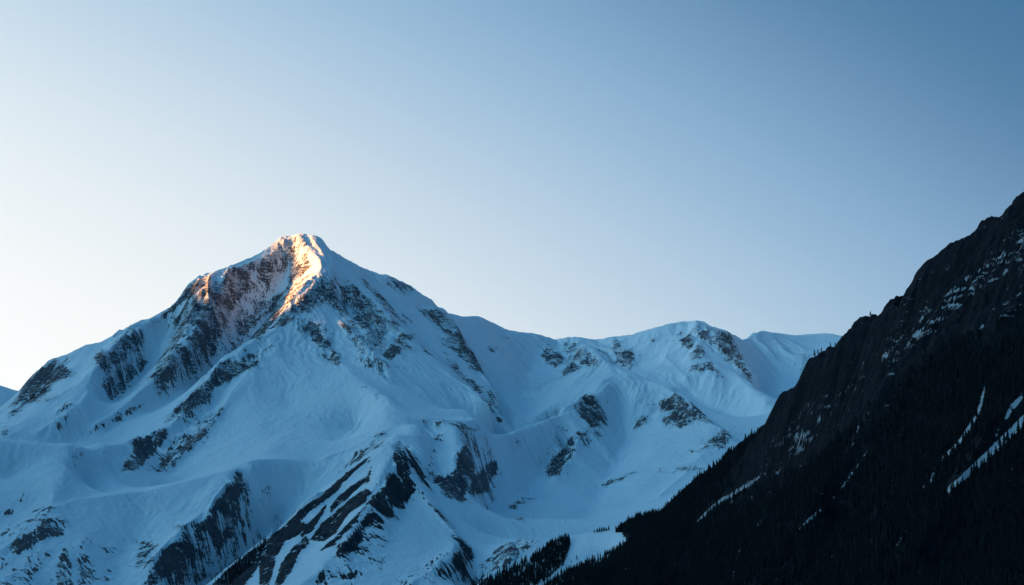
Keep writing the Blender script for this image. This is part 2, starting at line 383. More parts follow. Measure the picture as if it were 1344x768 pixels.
sheet(0, 528, 3.2,
 (.9, [(510,290),(560,200),(600,150),(690,110),(700,150),(640,220),(560,290)]),
 (.65, [(660,240),(720,180),(800,120),(860,70),(940,10),(920,70),(800,200),(680,300),(660,290)]),
 (.9, [(690,90),(750,20),(780,0),(850,0),(760,50)]),
 (.4, [(240,10),(290,0),(260,100),(245,110)]), (.5, [(360,130),(470,70),(600,10),(480,90),(380,135)]),
 (.5, [(20,80),(60,20),(120,0),(110,20),(60,65)]), (.6, [(0,130),(20,100),(45,150),(30,160)]),
 (.85, [(10,470),(40,450),(35,475)]), (.65, [(60,430),(110,370),(100,400)]), (.7, [(10,560),(40,520),(40,545)]),
 (.95, [(20,620),(60,580),(140,540),(200,490),(250,480),(275,520),(270,555),(200,560),(140,600),(80,640)]),
 (.85, [(0,650),(30,650),(30,680),(0,710)]), (.4, [(0,590),(80,520),(200,430),(240,450),(180,480),(80,560)]),
 (.45, [(60,690),(200,600),(210,640),(120,768),(0,768),(40,720)]), (.8, [(230,700),(275,610),(300,700),(305,768),(240,768)]),
 (.8, [(330,620),(365,570),(350,620)]), (.62, [(330,660),(370,640),(390,700),(440,768),(340,768)]),
 (.6, [(420,600),(490,610),(480,640),(430,630)]), (.6, [(435,740),(460,700),(450,768)]), (.5, [(550,560),(580,580),(555,590)]),
 (.68, [(575,640),(600,590),(660,600),(640,640),(650,660),(600,695),(575,695)]), (.95, [(745,520),(775,518),(760,532)]),
 (.75, [(970,340),(1000,290),(1015,300),(1000,430),(1005,500),(985,515),(975,430),(940,400)]), (.9, [(940,545),(980,515),(975,560),(945,570)]),
 (.7, [(880,460),(910,420),(940,400),(950,480),(920,450)]), (.8, [(810,520),(880,485),(930,560),(930,620),(900,600),(890,550)]),
 (.8, [(585,768),(650,680),(720,600),(780,590),(860,640),(860,670),(780,640),(740,650),(740,700),(640,768)]),
 (.45, [(740,680),(800,640),(880,720),(850,750),(740,768)]), (.65, [(1030,460),(1035,520),(1022,520)]), (.6, [(1010,550),(1035,555),(1030,585)]))

PXf, PYf = PX.ravel(), PY.ravel()
def sd_poly(pts, x, y):
    """signed distance in pixels, positive inside"""
    ins = np.zeros(x.shape, bool); d2 = np.full(x.shape, 1e9)
    n = len(pts)
    for i in range(n):
        x0, y0 = pts[i]; x1, y1 = pts[(i + 1) % n]
        ex, ey = x1 - x0, y1 - y0
        L = ex * ex + ey * ey + 1e-9
        t = np.clip(((x - x0) * ex + (y - y0) * ey) / L, 0, 1)
        d2 = np.minimum(d2, (x - x0 - t * ex) ** 2 + (y - y0 - t * ey) ** 2)
        c = ((y0 > y) != (y1 > y)) & (x < ex * (y - y0) / (ey if abs(ey) > 1e-9 else 1e-9) + x0)
        ins ^= c
    d = np.sqrt(d2)
    return np.where(ins, d, -d)
def smooth(a, b, x):
    t = np.clip((x - a) / (b - a), 0, 1); return t * t * (3 - 2 * t)
def paint(polys, soft_px, where):
    out = np.zeros(NR * NA, np.float32)
    cand = np.nonzero(where.ravel())[0]
    cx, cy = PXf[cand], PYf[cand]
    for dens, pts in polys:
        lo, hi = pts.min(0) - soft_px, pts.max(0) + soft_px
        k = (cx > lo[0]) & (cx < hi[0]) & (cy > lo[1]) & (cy < hi[1])
        kk = np.nonzero(k)[0]
        if len(kk) == 0: continue
        s = sd_poly(pts, cx[kk], cy[kk])
        v = (dens * smooth(-soft_px, soft_px * .6, s)).astype(np.float32)
        out[cand[kk]] = np.maximum(out[cand[kk]], v)
    return out.reshape(NR, NA)

def region(poly):
    """polygon in (pixel x, distance km) -> mask on the grid"""
    pxh = CX + F_PX * np.tan(AZ) / CP * 1.0
    p = np.array([(a, b) for a, b in poly])
    x, y = pxh.ravel(), (RR / 1000).ravel()
    ins = np.zeros(x.shape, bool)
    for i in range(len(p)):
        x0, y0 = p[i]; x1, y1 = p[(i + 1) % len(p)]
        if y0 == y1: continue
        ins ^= ((y0 > y) != (y1 > y)) & (x < (x1 - x0) * (y - y0) / (y1 - y0) + x0)
    return ins.reshape(NR, NA)

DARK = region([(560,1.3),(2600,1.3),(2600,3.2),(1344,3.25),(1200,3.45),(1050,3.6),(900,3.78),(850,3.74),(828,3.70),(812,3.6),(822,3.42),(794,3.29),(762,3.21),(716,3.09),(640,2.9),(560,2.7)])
SPUR = region([(230,2.9),(300,3.68),(372,3.95),(425,4.12),(456,4.25),(500,4.38),(525,4.45),(550,4.45),(562,4.3),(575,4.05),(600,3.86),(622,3.78),(630,3.6),(612,3.3),(560,2.9)])
SNOWR = region([(600,3.86),(585,4.5),(600,5.0),(622,5.3),(650,5.65),(700,6.0),(735,6.3),(735,7.4),(793,7.6),(830,7.55),(870,7.4),(900,7.1),(950,6.8),(1000,6.4),(1100,5.6),(1300,4.4),(1300,4.2),(1050,4.0),(900,3.9),(840,3.78),(720,3.8),(660,3.8)])
RANGE = region([(618,13.3),(618,8.0),(640,7.2),(660,6.5),(648,6.0),(650,5.5),(900,5.5),(2600,5.0),(2600,13.3)]) & ~SNOWR
BENCH = region([(560,2.0),(600,3.4),(660,3.8),(720,3.8),(860,3.78),(860,3.2),(700,2.9)]) & ~DARK

VISW = blur(VIS.astype(np.float32), 2, 1) > 0.05
rock0 = paint(ROCK, 3.0, VISW & ~DARK)
rockwide = blur(rock0, 4, 2)
print('masks', round(time.time() - T0, 1))

# ------------------------------------------------------------------ relief: gullies that run down the slope, crags where the rock is
Zs = blur(Z, 5, 2)
gx, gy = gradient(Zs)
slope = np.hypot(gx, gy)
ux, uy = gx / (slope + 1e-6), gy / (slope + 1e-6)
Xf, Yf = X, Y
warpx = fbm(X, Y, 260, 3, 3) * 60; warpy = fbm(X, Y, 260, 3, 4) * 60
wx, wy = X + warpx, Y + warpy
def rg_(v): return 0.62 - 2.0 * np.sqrt(v * v + 0.004)
s1 = rg_(streaks(wx, wy, ux, uy, 360, 0.8, 11))
s2 = rg_(streaks(wx, wy, ux, uy, 140, 0.85, 12))
wx2, wy2 = wx + 22 * fbm(X, Y, 70, 2, 16), wy + 22 * fbm(X, Y, 70, 2, 17)
s3 = rg_(streaks(wx2, wy2, ux, uy, 62, 0.9, 13))
s4 = streaks(wx2, wy2, ux, uy, 26, 1.5, 14)
crag = fbm(wx, wy, 150, 5, 31, 0.55, ridged=True)
crag2 = fbm(X, Y, 34, 3, 41, 0.6)
zone0 = paint([(1.0, np.array([(300 + x / 3.2, 528 + y / 3.2) for x, y in [(-90,790),(-10,690),(200,540),(400,365),(520,270),(640,190),(665,215),(610,330),(600,390),(520,520),(430,650),(330,790)]]))], 6.0, VISW & ~DARK)
steep = smooth(0.25, 0.7, slope) * (1 - 0.55 * blur(zone0, 4, 2))
rk = np.clip(rockwide * 1.3, 0, 1)
bg = smooth(0.62, 0.95, slope) * 0.25
rk = np.maximum(rk, bg)
dark = blur(DARK.astype(np.float32), 6, 2)
far = np.clip(RR / 5500, 0.6, 1.6)
ridged = lambda s: 1 - np.abs(s)
D = 0
lively = 0.35 + 0.9 * smooth(-0.15, 0.35, fbm(X, Y, 900, 3, 77))
D += s1 * 15.0 * steep * (0.75 * lively + rk * 1.0) * (1 - dark)
D += s2 * (2.2 * lively + rk * 10.0) * steep * (1 - dark)
D += s3 * (2.0 * lively + rk * 4.6) * steep * (1 - dark)
D += s4 * (0.6 * lively + rk * 1.9) * steep * (1 - dark)
D += crag * (rk * 20.0 + 2.5) * (1 - dark) + crag2 * rk * 6.0 * (1 - dark)
D += fbm(X, Y, 420, 3, 51) * 6 * (1 - dark)
# cliffs of the dark slope
cl = blur((paint([(1.0, np.array([(1010,560),(1040,510),(1110,440),(1200,375),(1290,295),(1344,255),(1500,140),(1500,330),(1344,420),(1240,450),(1150,530),(1060,610),(985,655),(950,640)]))], 10, VISW & DARK)), 5, 2)
CLIFF = cl
D += dark * (s1 * 10 + s2 * (4 + 5 * cl) + s3 * (1 + 3.0 * cl) + crag * (6 + 16 * cl) + crag2 * (2 + 6 * cl) + cl * 12 * fbm(X, Y, 36, 4, 92, 0.6, ridged=True))
# skyline crests keep their place: damp the relief on the surveyed lines a little
_, mR = pin([SKY_L], 1, (NR, NA))
nearsky = np.clip(blur(mR.astype(np.float32), 3, 2) * 14, 0, 1)
D = D * (far * (1 - dark) + dark)
D = D * (1 - 0.3 * nearsky * (1 - dark)) + nearsky * (1 - dark) * (6 + rk * 12) * fbm(X, Y, 60, 4, 78, 0.6, ridged=True)
D = D * smooth(1400, 1700, RR)
Z = Z + D
# keep the surveyed ridge lines where they are: take out the drift, leave the teeth
cc, rrw, zv = rasterise(RIDGE)
ci = np.clip(np.round(cc).astype(int), 0, NA - 1); ri = np.clip(np.round(rrw).astype(int), 0, NR - 1)
res = np.zeros((NR, NA)); wt = np.zeros((NR, NA)); res[ri, ci] = Z[ri, ci] - zv; wt[ri, ci] = 1
bw = blur(wt, 14, 2); rb = blur(res, 14, 2) / (bw + 1e-6)
m2 = np.zeros(shape2, bool); v2 = np.zeros(shape2)
ok = (ri // 2 < shape2[0]) & (ci // 2 < shape2[1])
m2[ri[ok] // 2, ci[ok] // 2] = True; v2[ri[ok] // 2, ci[ok] // 2] = rb[ri[ok], ci[ok]]
Z = Z - up(relax(np.zeros(shape2), v2, m2, 60, k=0.01), (NR, NA)) * smooth(1400, 1700, RR)
PX, PY = project(X, Y, Z)
PXf, PYf = PX.ravel(), PY.ravel()
VIS = visible(Z, 0.0006)
VISW = blur(VIS.astype(np.float32), 2, 1) > 0.05
rock0 = paint(ROCK, 4.5, VISW & ~DARK)
halo = blur(rock0, 5, 3)

SLABZONE = [(1.0, np.array([(300 + x / 3.2, 528 + y / 3.2) for x, y in [(-90,790),(-10,690),(200,540),(400,365),(520,270),(640,190),(665,215),(610,330),(600,390),(520,520),(430,650),(330,790)]]))]
zone = paint(SLABZONE, 3.0, VISW & ~DARK)
slab = paint([q for q in ROCK if q[0] >= 0.9], 2.2, (zone > 0.1))
# a coordinate for the streaky break-up of the rock edge
fx, fy = gradient(blur(Z, 2, 2))
sl2 = np.hypot(fx, fy)
s5 = streaks(X, Y, ux, uy, 15, 1.5, 15)
blot = fbm(X, Y, 85, 4, 79, 0.65)
strk = 0.15 * s2 + 0.17 * s3 + 0.24 * s4 + 0.30 * s5 + 0.85 * blot
amt = smooth(0.0, 0.12, np.maximum(rock0, halo))
rock = 0.11 * amt + 0.58 * rock0 + 0.32 * halo + (0.10 + 0.62 * amt) * strk + 0.20 * (smooth(0.55, 1.3, sl2) - 0.35) * amt + 0.30 * amt * crag2
hid = (~VISW) & ~DARK
rock = np.where(hid, 0.62 * smooth(0.5, 0.95, sl2) + 0.3 * strk, rock)
rock = rock * (1 - zone) + zone * (0.14 + 0.70 * slab + 0.50 * strk + 0.25 * crag2)
rock = np.clip(rock, 0, 1.2)
conv = Z - blur(Z, 6, 2)
rock = rock + (0.12 * smooth(1.0, 1.6, sl2) + 0.22 * smooth(0.5, 0.85, sl2) * smooth(0.5, 4.0, conv) * smooth(-0.1, 0.25, fbm(X, Y, 500, 2, 80))) * (~DARK)
# dark slope: bare rock and forest floor, snow only in the gullies and on the ledges
SNOW = []
def gully(dens, w, *p):
    p = np.array(p, float)
    d = np.gradient(p, axis=0); n = np.stack([-d[:, 1], d[:, 0]], 1); n /= np.linalg.norm(n, axis=1)[:, None] + 1e-9
    ww = np.full(len(p), w) if np.isscalar(w) else np.array(w)
    SNOW.append((dens, np.concatenate([p + n * ww[:, None], (p - n * ww[:, None])[::-1]])))
gully(.95, [1.5,2,2.2,2.5,1.2], (1294,505),(1283,545),(1263,575),(1250,590),(1232,608))
gully(.8, [1.2,1.5,1], (1232,608),(1222,630),(1202,650))
gully(1, [5,5,5,4,3,2], (1350,545),(1318,577),(1298,596),(1272,620),(1248,640),(1234,658))
gully(.8, [2,4,2], (1342,520),(1328,535),(1320,550))
gully(.7, [1,1.5,1], (1305,590),(1306,575),(1312,560))
gully(.7, [.8,1,1,.8], (1143,540),(1128,552),(1124,575),(1118,585))
gully(.75, [.8,1.2,2,1.2,2.5,1], (1140,590),(1125,612),(1105,640),(1085,662),(1065,680),(1035,705))
gully(.7, [.8,1,.8], (1088,590),(1070,602),(1046,613))
gully(.85, [1.5,2.5,3,2,1], (1006,620),(975,640),(950,655),(930,670),(914,686))
gully(.6, [.8,1,.8], (1005,680),(992,692),(982,702))
gully(.6, [.8,1,.8], (972,722),(964,745),(960,765))
gully(.6, [1,1.5,1], (1032,740),(1025,750),(1015,765))
gully(.5, [.8,1,.8], (1165,738),(1155,758),(1140,768))
gully(.5, [.8,1.2,.8], (1080,742),(1095,728),(1110,710))
gully(.55, [1,1.4,1], (1190,695),(1178,715),(1162,735))
gully(.6, [1,2,1], (1290,415),(1310,402),(1340,385)); gully(.6, [1,2,1], (1275,440),(1290,428),(1300,420))
gully(.55, [1,1.5,1], (1305,405),(1325,398),(1344,388))
LEDGE = [(.56, np.array([(1330,300),(1344,292),(1344,345),(1300,375),(1255,410),(1215,440),(1185,465),(1170,495),(1160,490),(1175,460),(1215,420),(1270,365)])),
         (.44, np.array([(1220,400),(1300,340),(1310,330),(1250,390),(1190,450),(1150,480),(1060,590),(1020,610),(1080,540),(1120,490)])),
         (.52, np.array([(1060,530),(1110,508),(1125,515),(1080,530),(1050,555),(1040,575),(1020,600),(1000,618),(1010,590),(1030,560)])),
         (.62, np.array([(1040,570),(1062,562),(1068,570),(1050,580),(1038,585)])),
         (.42, np.array([(1000,618),(1040,600),(1000,650),(940,680),(930,672),(970,640)]))]
sn = paint(SNOW, 2.2, VISW & DARK)
led = paint(LEDGE, 8.0, VISW & DARK)
# snow lies along ledges that climb parallel to the crest
def on_surface(px, py):
    a_, t_ = pix_dir(px, py); j = int(round(float((a_ - AZ0) / DA))); i = int(np.argmax(Z[:, j] / rr >= t_))
    return np.array([rr[i] * math.sin(a_), rr[i] * math.cos(a_), Z[i, j]])
e3 = on_surface(1300, 420) - on_surface(1050, 590); e3 /= np.linalg.norm(e3)
g0 = np.array([-(fx[cl > .5]).mean(), -(fy[cl > .5]).mean(), 1.0]); w3 = np.cross(e3, g0); w3 /= np.linalg.norm(w3)
la_ = X * e3[0] + Y * e3[1] + Z * e3[2]; lw_ = X * w3[0] + Y * w3[1] + Z * w3[2]
lw_ = lw_ + 26 * fbm(X, Y, 260, 3, 61)
def ani(a_, w_, sd): return gnoise(la_ / a_ + sd, lw_ / w_, sd)
ledn = 0.25 * ani(150, 22, 5) + 0.42 * ani(60, 9, 6) + 0.55 * ani(28, 5, 7) + 0.4 * ani(16, 4, 8) + 0.3 * fbm(X, Y, 50, 3, 65, 0.65)
ledv = led + 0.8 * ledn - 0.16
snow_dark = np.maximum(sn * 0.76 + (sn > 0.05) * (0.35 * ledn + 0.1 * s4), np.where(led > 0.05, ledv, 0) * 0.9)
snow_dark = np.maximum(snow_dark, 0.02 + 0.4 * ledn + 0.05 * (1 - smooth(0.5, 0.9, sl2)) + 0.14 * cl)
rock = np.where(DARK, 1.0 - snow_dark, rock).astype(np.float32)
print('relief', round(time.time() - T0, 1))
# ------------------------------------------------------------------ meshes
C = bpy.context.scene.collection
def tag(o, label=None, cat=None, group=None, kind=None):
    if label: o['label'] = label
    if cat: o['category'] = cat
    if group: o['group'] = group
    if kind: o['kind'] = kind
    return o

gx, gy = gradient(Z)
NRM = np.stack([-gx, -gy, np.ones_like(gx)], -1); NRM /= np.linalg.norm(NRM, axis=-1)[..., None]

def grid_mesh(name, X, Y, Z, facemask, attrs, mat, normals=None):
    nr, nc = Z.shape
    idx = np.arange(nr * nc).reshape(nr, nc)
    q = np.stack([idx[:-1, :-1], idx[:-1, 1:], idx[1:, 1:], idx[1:, :-1]], -1)[facemask]
    used = np.zeros(nr * nc, bool); used[q.ravel()] = True
    vi = np.nonzero(used)[0]; remap = np.zeros(nr * nc, np.int64); remap[vi] = np.arange(len(vi))
    q = remap[q]
    me = bpy.data.meshes.new(name)
    me.vertices.add(len(vi)); me.loops.add(q.size); me.polygons.add(len(q))
    co = np.stack([X.ravel()[vi], Y.ravel()[vi], Z.ravel()[vi]], -1).astype(np.float32)
    me.vertices.foreach_set('co', co.ravel())
    me.loops.foreach_set('vertex_index', q.ravel().astype(np.int32))
    me.polygons.foreach_set('loop_start', np.arange(0, q.size, 4, dtype=np.int32))
    me.update(calc_edges=True)
    me.shade_smooth()
    for k, a in attrs.items():
        at = me.attributes.new(k, 'FLOAT', 'POINT')
        at.data.foreach_set('value', a.ravel()[vi].astype(np.float32))
    if normals is not None:
        me.normals_split_custom_set_from_vertices(normals.reshape(-1, 3)[vi])
    me.materials.append(mat)
    o = bpy.data.objects.new(name, me); C.objects.link(o)
    return o

# ------------------------------------------------------------------ materials
def new_mat(name):
    m = bpy.data.materials.new(name); m.use_nodes = True
    nt = m.node_tree; nt.nodes.clear()
    return m, nt
def N(nt, typ, **kw):
    n = nt.nodes.new(typ)
    for k, v in kw.items():
        if k.startswith('i_'):
            key = k[2:]; key = int(key) if key.isdigit() else key.replace('_', ' ')
            n.inputs[key].default_value = v
        else: setattr(n, k, v)
    return n
def math_n(nt, op, a, b=None, c=None, clamp=False):
    n = nt.nodes.new('ShaderNodeMath'); n.operation = op; n.use_clamp = clamp
    for i, x in enumerate((a, b, c)):
        if x is None: continue
        if isinstance(x, (int, float)): n.inputs[i].default_value = x
        else: nt.links.new(x, n.inputs[i])
    return n.outputs[0]
def noise(nt, vec, scale, detail=3, rough=0.55, dist=0.0):
    n = N(nt, 'ShaderNodeTexNoise'); n.inputs['Scale'].default_value = scale
    n.inputs['Detail'].default_value = detail; n.inputs['Roughness'].default_value = rough
    n.inputs['Distortion'].default_value = dist
    nt.links.new(vec, n.inputs['Vector']); return n.outputs['Fac']

def terrain_mat(name, rock_col, rock_col2, snow_col, edge=(0.45, 0.56), fine=6.5, n_amp=0.95, rock_rough=0.9, dust=(0.82, 0.85)):
    m, nt = new_mat(name); L = nt.links
    tc = N(nt, 'ShaderNodeTexCoord').outputs['Object']
    at = N(nt, 'ShaderNodeAttribute', attribute_name='rock').outputs['Fac']
    n1 = noise(nt, tc, 1 / fine, 3, 0.6); n2 = noise(nt, tc, 1 / (fine * 3.6), 3, 0.6)
    v = math_n(nt, 'MULTIPLY_ADD', math_n(nt, 'SUBTRACT', n1, 0.5), n_amp, at)
    v = math_n(nt, 'MULTIPLY_ADD', math_n(nt, 'SUBTRACT', n2, 0.5), n_amp * 0.9, v)
    mr = N(nt, 'ShaderNodeMapRange', clamp=True); mr.inputs[1].default_value = edge[0]; mr.inputs[2].default_value = edge[1]
    L.new(v, mr.inputs[0]); fac = mr.outputs[0]
    # snow dust caught on small ledges inside the rock
    ms = N(nt, 'ShaderNodeMapping'); ms.inputs['Scale'].default_value = (1 / 38, 1 / 38, 1 / 7.0); L.new(tc, ms.inputs[0])
    strata = noise(nt, ms.outputs[0], 1.0, 4, 0.65, 0.4)
    speck = noise(nt, tc, 1 / 7.0, 4, 0.72)
    patchy = noise(nt, tc, 1 / 90.0, 3, 0.6)
    dv = math_n(nt, 'MULTIPLY_ADD', strata, 0.5, math_n(nt, 'MULTIPLY_ADD', speck, 0.5, math_n(nt, 'MULTIPLY', patchy, 0.55)))
    sz = N(nt, 'ShaderNodeSeparateXYZ'); L.new(tc, sz.inputs[0])
    zr = N(nt, 'ShaderNodeMapRange', clamp=True); zr.inputs[1].default_value = 350; zr.inputs[2].default_value = 1000; zr.inputs[3].default_value = -0.03; zr.inputs[4].default_value = 0.045; L.new(sz.outputs[2], zr.inputs[0])
    dv = math_n(nt, 'ADD', dv, zr.outputs[0])
    md = N(nt, 'ShaderNodeMapRange', clamp=True); md.inputs[1].default_value = dust[0]; md.inputs[2].default_value = dust[0] + 0.07; md.inputs[3].default_value = 0; md.inputs[4].default_value = dust[1]
    L.new(dv, md.inputs[0])
    rockfac = fac
    fac = math_n(nt, 'MULTIPLY', fac, math_n(nt, 'SUBTRACT', 1.0, md.outputs[0]))
    # rock colour varies with broad stains and fine grain
    big = noise(nt, tc, 1 / 120.0, 4, 0.6)
    rmix = N(nt, 'ShaderNodeMix', data_type='RGBA'); rmix.inputs[6].default_value = (*rock_col, 1); rmix.inputs[7].default_value = (*rock_col2, 1)
    mr2 = N(nt, 'ShaderNodeMapRange', clamp=True); mr2.inputs[1].default_value = 0.35; mr2.inputs[2].default_value = 0.65
    L.new(math_n(nt, 'MULTIPLY_ADD', n1, 0.5, math_n(nt, 'MULTIPLY', big, 0.5)), mr2.inputs[0]); L.new(mr2.outputs[0], rmix.inputs[0])
    mx = N(nt, 'ShaderNodeMix', data_type='RGBA'); L.new(fac, mx.inputs[0])
    mx.inputs[6].default_value = (*snow_col, 1); L.new(rmix.outputs[2], mx.inputs[7])
    # bump: craggy on rock, faint wind ripple on snow
    h = math_n(nt, 'MULTIPLY', noise(nt, tc, 1 / 22.0, 6, 0.65), 14.0)
    h = math_n(nt, 'MULTIPLY', h, rockfac)
    mp = N(nt, 'ShaderNodeMapping'); mp.inputs['Scale'].default_value = (1 / 35, 1 / 90, 1 / 60); L.new(tc, mp.inputs[0])
    hs = math_n(nt, 'MULTIPLY', noise(nt, mp.outputs[0], 1.0, 5, 0.55, 0.6), 6.5)
    hf = math_n(nt, 'MULTIPLY', noise(nt, tc, 1 / 11.0, 3, 0.6), 1.5)
    h = math_n(nt, 'ADD', math_n(nt, 'ADD', h, hs), hf)
    b = N(nt, 'ShaderNodeBump'); b.inputs['Strength'].default_value = 0.8; b.inputs['Distance'].default_value = 1.0
    L.new(h, b.inputs['Height'])
    p = N(nt, 'ShaderNodeBsdfPrincipled'); L.new(mx.outputs[2], p.inputs['Base Color']); L.new(b.outputs[0], p.inputs['Normal'])
    rr_ = N(nt, 'ShaderNodeMapRange'); rr_.inputs[3].default_value = 0.75; rr_.inputs[4].default_value = rock_rough; L.new(fac, rr_.inputs[0])
    L.new(rr_.outputs[0], p.inputs['Roughness']); p.inputs['Specular IOR Level'].default_value = 0.15
    o = N(nt, 'ShaderNodeOutputMaterial'); L.new(p.outputs[0], o.inputs['Surface'])
    return m

M_ALP = terrain_mat('alpine_snow_and_rock', (0.036, 0.046, 0.066), (0.18, 0.15, 0.145), (0.75, 0.80, 0.84))
M_SPUR = terrain_mat('dark_slab_rock_and_snow', (0.012, 0.018, 0.030), (0.055, 0.052, 0.055), (0.75, 0.80, 0.84), fine=6.5, n_amp=0.7, dust=(0.88, 0.8))
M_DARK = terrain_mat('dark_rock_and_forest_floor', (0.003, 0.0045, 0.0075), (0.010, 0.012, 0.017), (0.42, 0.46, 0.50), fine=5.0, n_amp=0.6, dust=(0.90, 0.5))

fm = lambda M: (M[:-1, :-1])
lab = np.zeros((NR, NA), int)          # 0 mountain
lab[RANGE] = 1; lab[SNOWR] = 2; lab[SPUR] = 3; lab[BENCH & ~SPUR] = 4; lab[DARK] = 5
lf = lab[:-1, :-1]
info = [('mountain', M_ALP, 'steep snow covered main mountain with its sunlit orange summit rocks'),
        ('mountain_range', M_ALP, 'shaded snowy range along the skyline behind the inner ridge'),
        ('snow_ridge', M_ALP, 'smooth snowy inner ridge with a small pointed top below the skyline'),
        ('rocky_spur', M_SPUR, 'dark slabbed rocky spur with long snow stripes in front'),
        ('snow_bench', M_ALP, 'low snowy bench between the two strips of forest'),
        ('dark_hillside', M_DARK, 'nearly black steep hillside with cliffs and thin snow gullies')]
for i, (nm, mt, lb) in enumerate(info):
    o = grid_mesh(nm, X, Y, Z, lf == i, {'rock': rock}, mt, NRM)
    tag(o, lb, None, None, 'structure')
print('meshes', round(time.time() - T0, 1))

# ------------------------------------------------------------------ the land all around, outside the view
SUN_AZ, SUN_EL = math.radians(-110.0), math.radians(8.0)
sdx, sdy = math.sin(SUN_AZ), math.cos(SUN_AZ)          # towards the sun
ga = np.radians(np.concatenate([np.arange(0, 288, 0.5), np.arange(288, 300, 0.06), np.arange(300, 360.01, 0.5)]))
gr = np.unique(np.concatenate([[0.0], np.geomspace(6, 22000, 260), np.arange(8350, 9050, 18.0)]))
GA, GR = np.meshgrid(ga, gr)
GX, GY = GR * np.sin(GA), GR * np.cos(GA)
aw = np.degrees((GA + np.pi) % (2 * np.pi) - np.pi)
mount = smooth(1500, 6500, GR) * 1.0 + 1.3 * smooth(700, 3200, GR) * smooth(9000, 3500, GR) * smooth(75, 110, np.abs(aw))  # second term raises nearer mountains beside and behind, to block sky light
gz = -1.7 - 165 * smooth(8, 1000, GR)
gz = gz + mount * (500 + 700 * fbm(GX, GY, 5200, 5, 71, 0.5, ridged=True)) + 30 * fbm(GX, GY, 700, 4, 72) * smooth(100, 1500, GR)
inside = smooth(31.0, 28.2, np.abs(aw)) * smooth(1350, 1450, GR) * (1 - smooth(12000, 13200, GR) * 0)
# below the surveyed terrain inside the view; joined to it at the sides
def sample(A, a, r):
    c = np.clip((a - AZ0) / DA, 0, NA - 1.001); q = np.clip((np.log(np.maximum(r, 1)) - U0) / DU, 0, NR - 1.001)
    return A[np.round(q).astype(int), np.round(c).astype(int)]
awr = np.radians(aw)
near = sample(Z, np.clip(awr, AZ0, AZ1), GR)
inr = (GR > 1390) & (GR < 13300)
w = smooth(40.0, 28.6, np.abs(aw)) * inr
gz = np.where(inr, gz * (1 - w) + (near - 2) * w, gz)
gz = np.where((GR >= 13300) & (np.abs(aw) < 40), np.minimum(gz, 300), gz)
deep = (np.abs(aw) < 28.2) & (GR > 1450) & (GR < 12900)
gz = np.where(deep, gz - 260, gz)
# unseen mountain added on the left to block the low sun, with a pass in its crest
sc = GX * (-sdy) * -1 if False else (-GX * sdy * -1)
perp = np.array([-sdy, sdx]); perp = perp if perp[1] > 0 else -perp
S = GX * perp[0] + GY * perp[1]; Tt = GX * sdx + GY * sdy
BLOCKER_CREST = [(-14000, 3000), (-2000, 3300), (4500, 3200), (5300, 2900), (5560, 2500), (5650, 2350), (5675, 2120), (5700, 2088), (5716, 2140), (5778, 2160), (5796, 2090), (5959, 2155), (6067, 2222), (6200, 2385), (6345, 2540), (6500, 2850), (7200, 3200), (8500, 3600), (10500, 3750), (12500, 3200), (16000, 900)]  # crest heights shaped to choose which slopes stay sunlit
TC = 6500.0
cz = np.interp(S, [c[0] for c in BLOCKER_CREST], [c[1] for c in BLOCKER_CREST]) + 10 * fbm(S, S * 0 + 3, 120, 4, 81)
d = np.abs(Tt - TC ) / 3600.0
bl = cz - 2300 * d ** 0.85 + 120 * fbm(GX, GY, 900, 4, 83, ridged=True) * smooth(0, .3, d)
outside = smooth(24.5, 27.5, np.abs(aw)) if False else (aw < -28.6)
gz = np.where((aw < -27.5) & (Tt > 2000) & ~deep, np.maximum(gz, bl), gz)
M_LAND = terrain_mat('distant_snow_land', (0.03, 0.028, 0.025), (0.09, 0.075, 0.065), (0.78, 0.80, 0.83), fine=40.0)
gsl = np.hypot(*np.gradient(gz)) * 0
og = grid_mesh('ground', GX, GY, gz, np.ones((gz.shape[0] - 1, gz.shape[1] - 1), bool), {'rock': 0.40 + 0.3 * fbm(GX, GY, 600, 4, 91) + 0.8 * smooth(800, 300, gz) + 0.8 * smooth(4000, 2000, GR)}, M_LAND)
tag(og, None, None, None, 'structure')

# ------------------------------------------------------------------ camera, sun, sky
sc_ = bpy.context.scene
cam = bpy.data.cameras.new('camera'); co = bpy.data.objects.new('camera', cam); C.objects.link(co)
cam.sensor_width = 36; cam.lens = 36 * F_PX / 1344; cam.clip_start = 0.5; cam.clip_end = 200000
co.location = (0, 0, 0); co.rotation_euler = (math.pi / 2 + PITCH, 0, 0)
sc_.camera = co
sun = bpy.data.lights.new('sun', 'SUN'); so = bpy.data.objects.new('sun', sun); C.objects.link(so)
sun.energy = 5.0; sun.angle = math.radians(0.5); sun.color = (1.0, 0.44, 0.13)
from mathutils import Vector
sd = Vector((sdx * math.cos(SUN_EL), sdy * math.cos(SUN_EL), math.sin(SUN_EL)))
so.rotation_euler = sd.to_track_quat('Z', 'Y').to_euler()
w_ = bpy.data.worlds.new('World'); sc_.world = w_; w_.use_nodes = True
nt = w_.node_tree; nt.nodes.clear(); L = nt.links
sky = N(nt, 'ShaderNodeTexSky', sky_type='NISHITA', sun_disc=False)
sky.sun_elevation = SUN_EL; sky.sun_rotation = SUN_AZ; sky.altitude = 1500; sky.air_density = SKY_AIR; sky.dust_density = SKY_DUST; sky.ozone_density = SKY_OZ
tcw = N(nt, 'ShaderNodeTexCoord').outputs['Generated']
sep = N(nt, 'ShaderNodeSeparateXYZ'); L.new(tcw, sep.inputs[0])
el = math_n(nt, 'ARCSINE', sep.outputs[2])
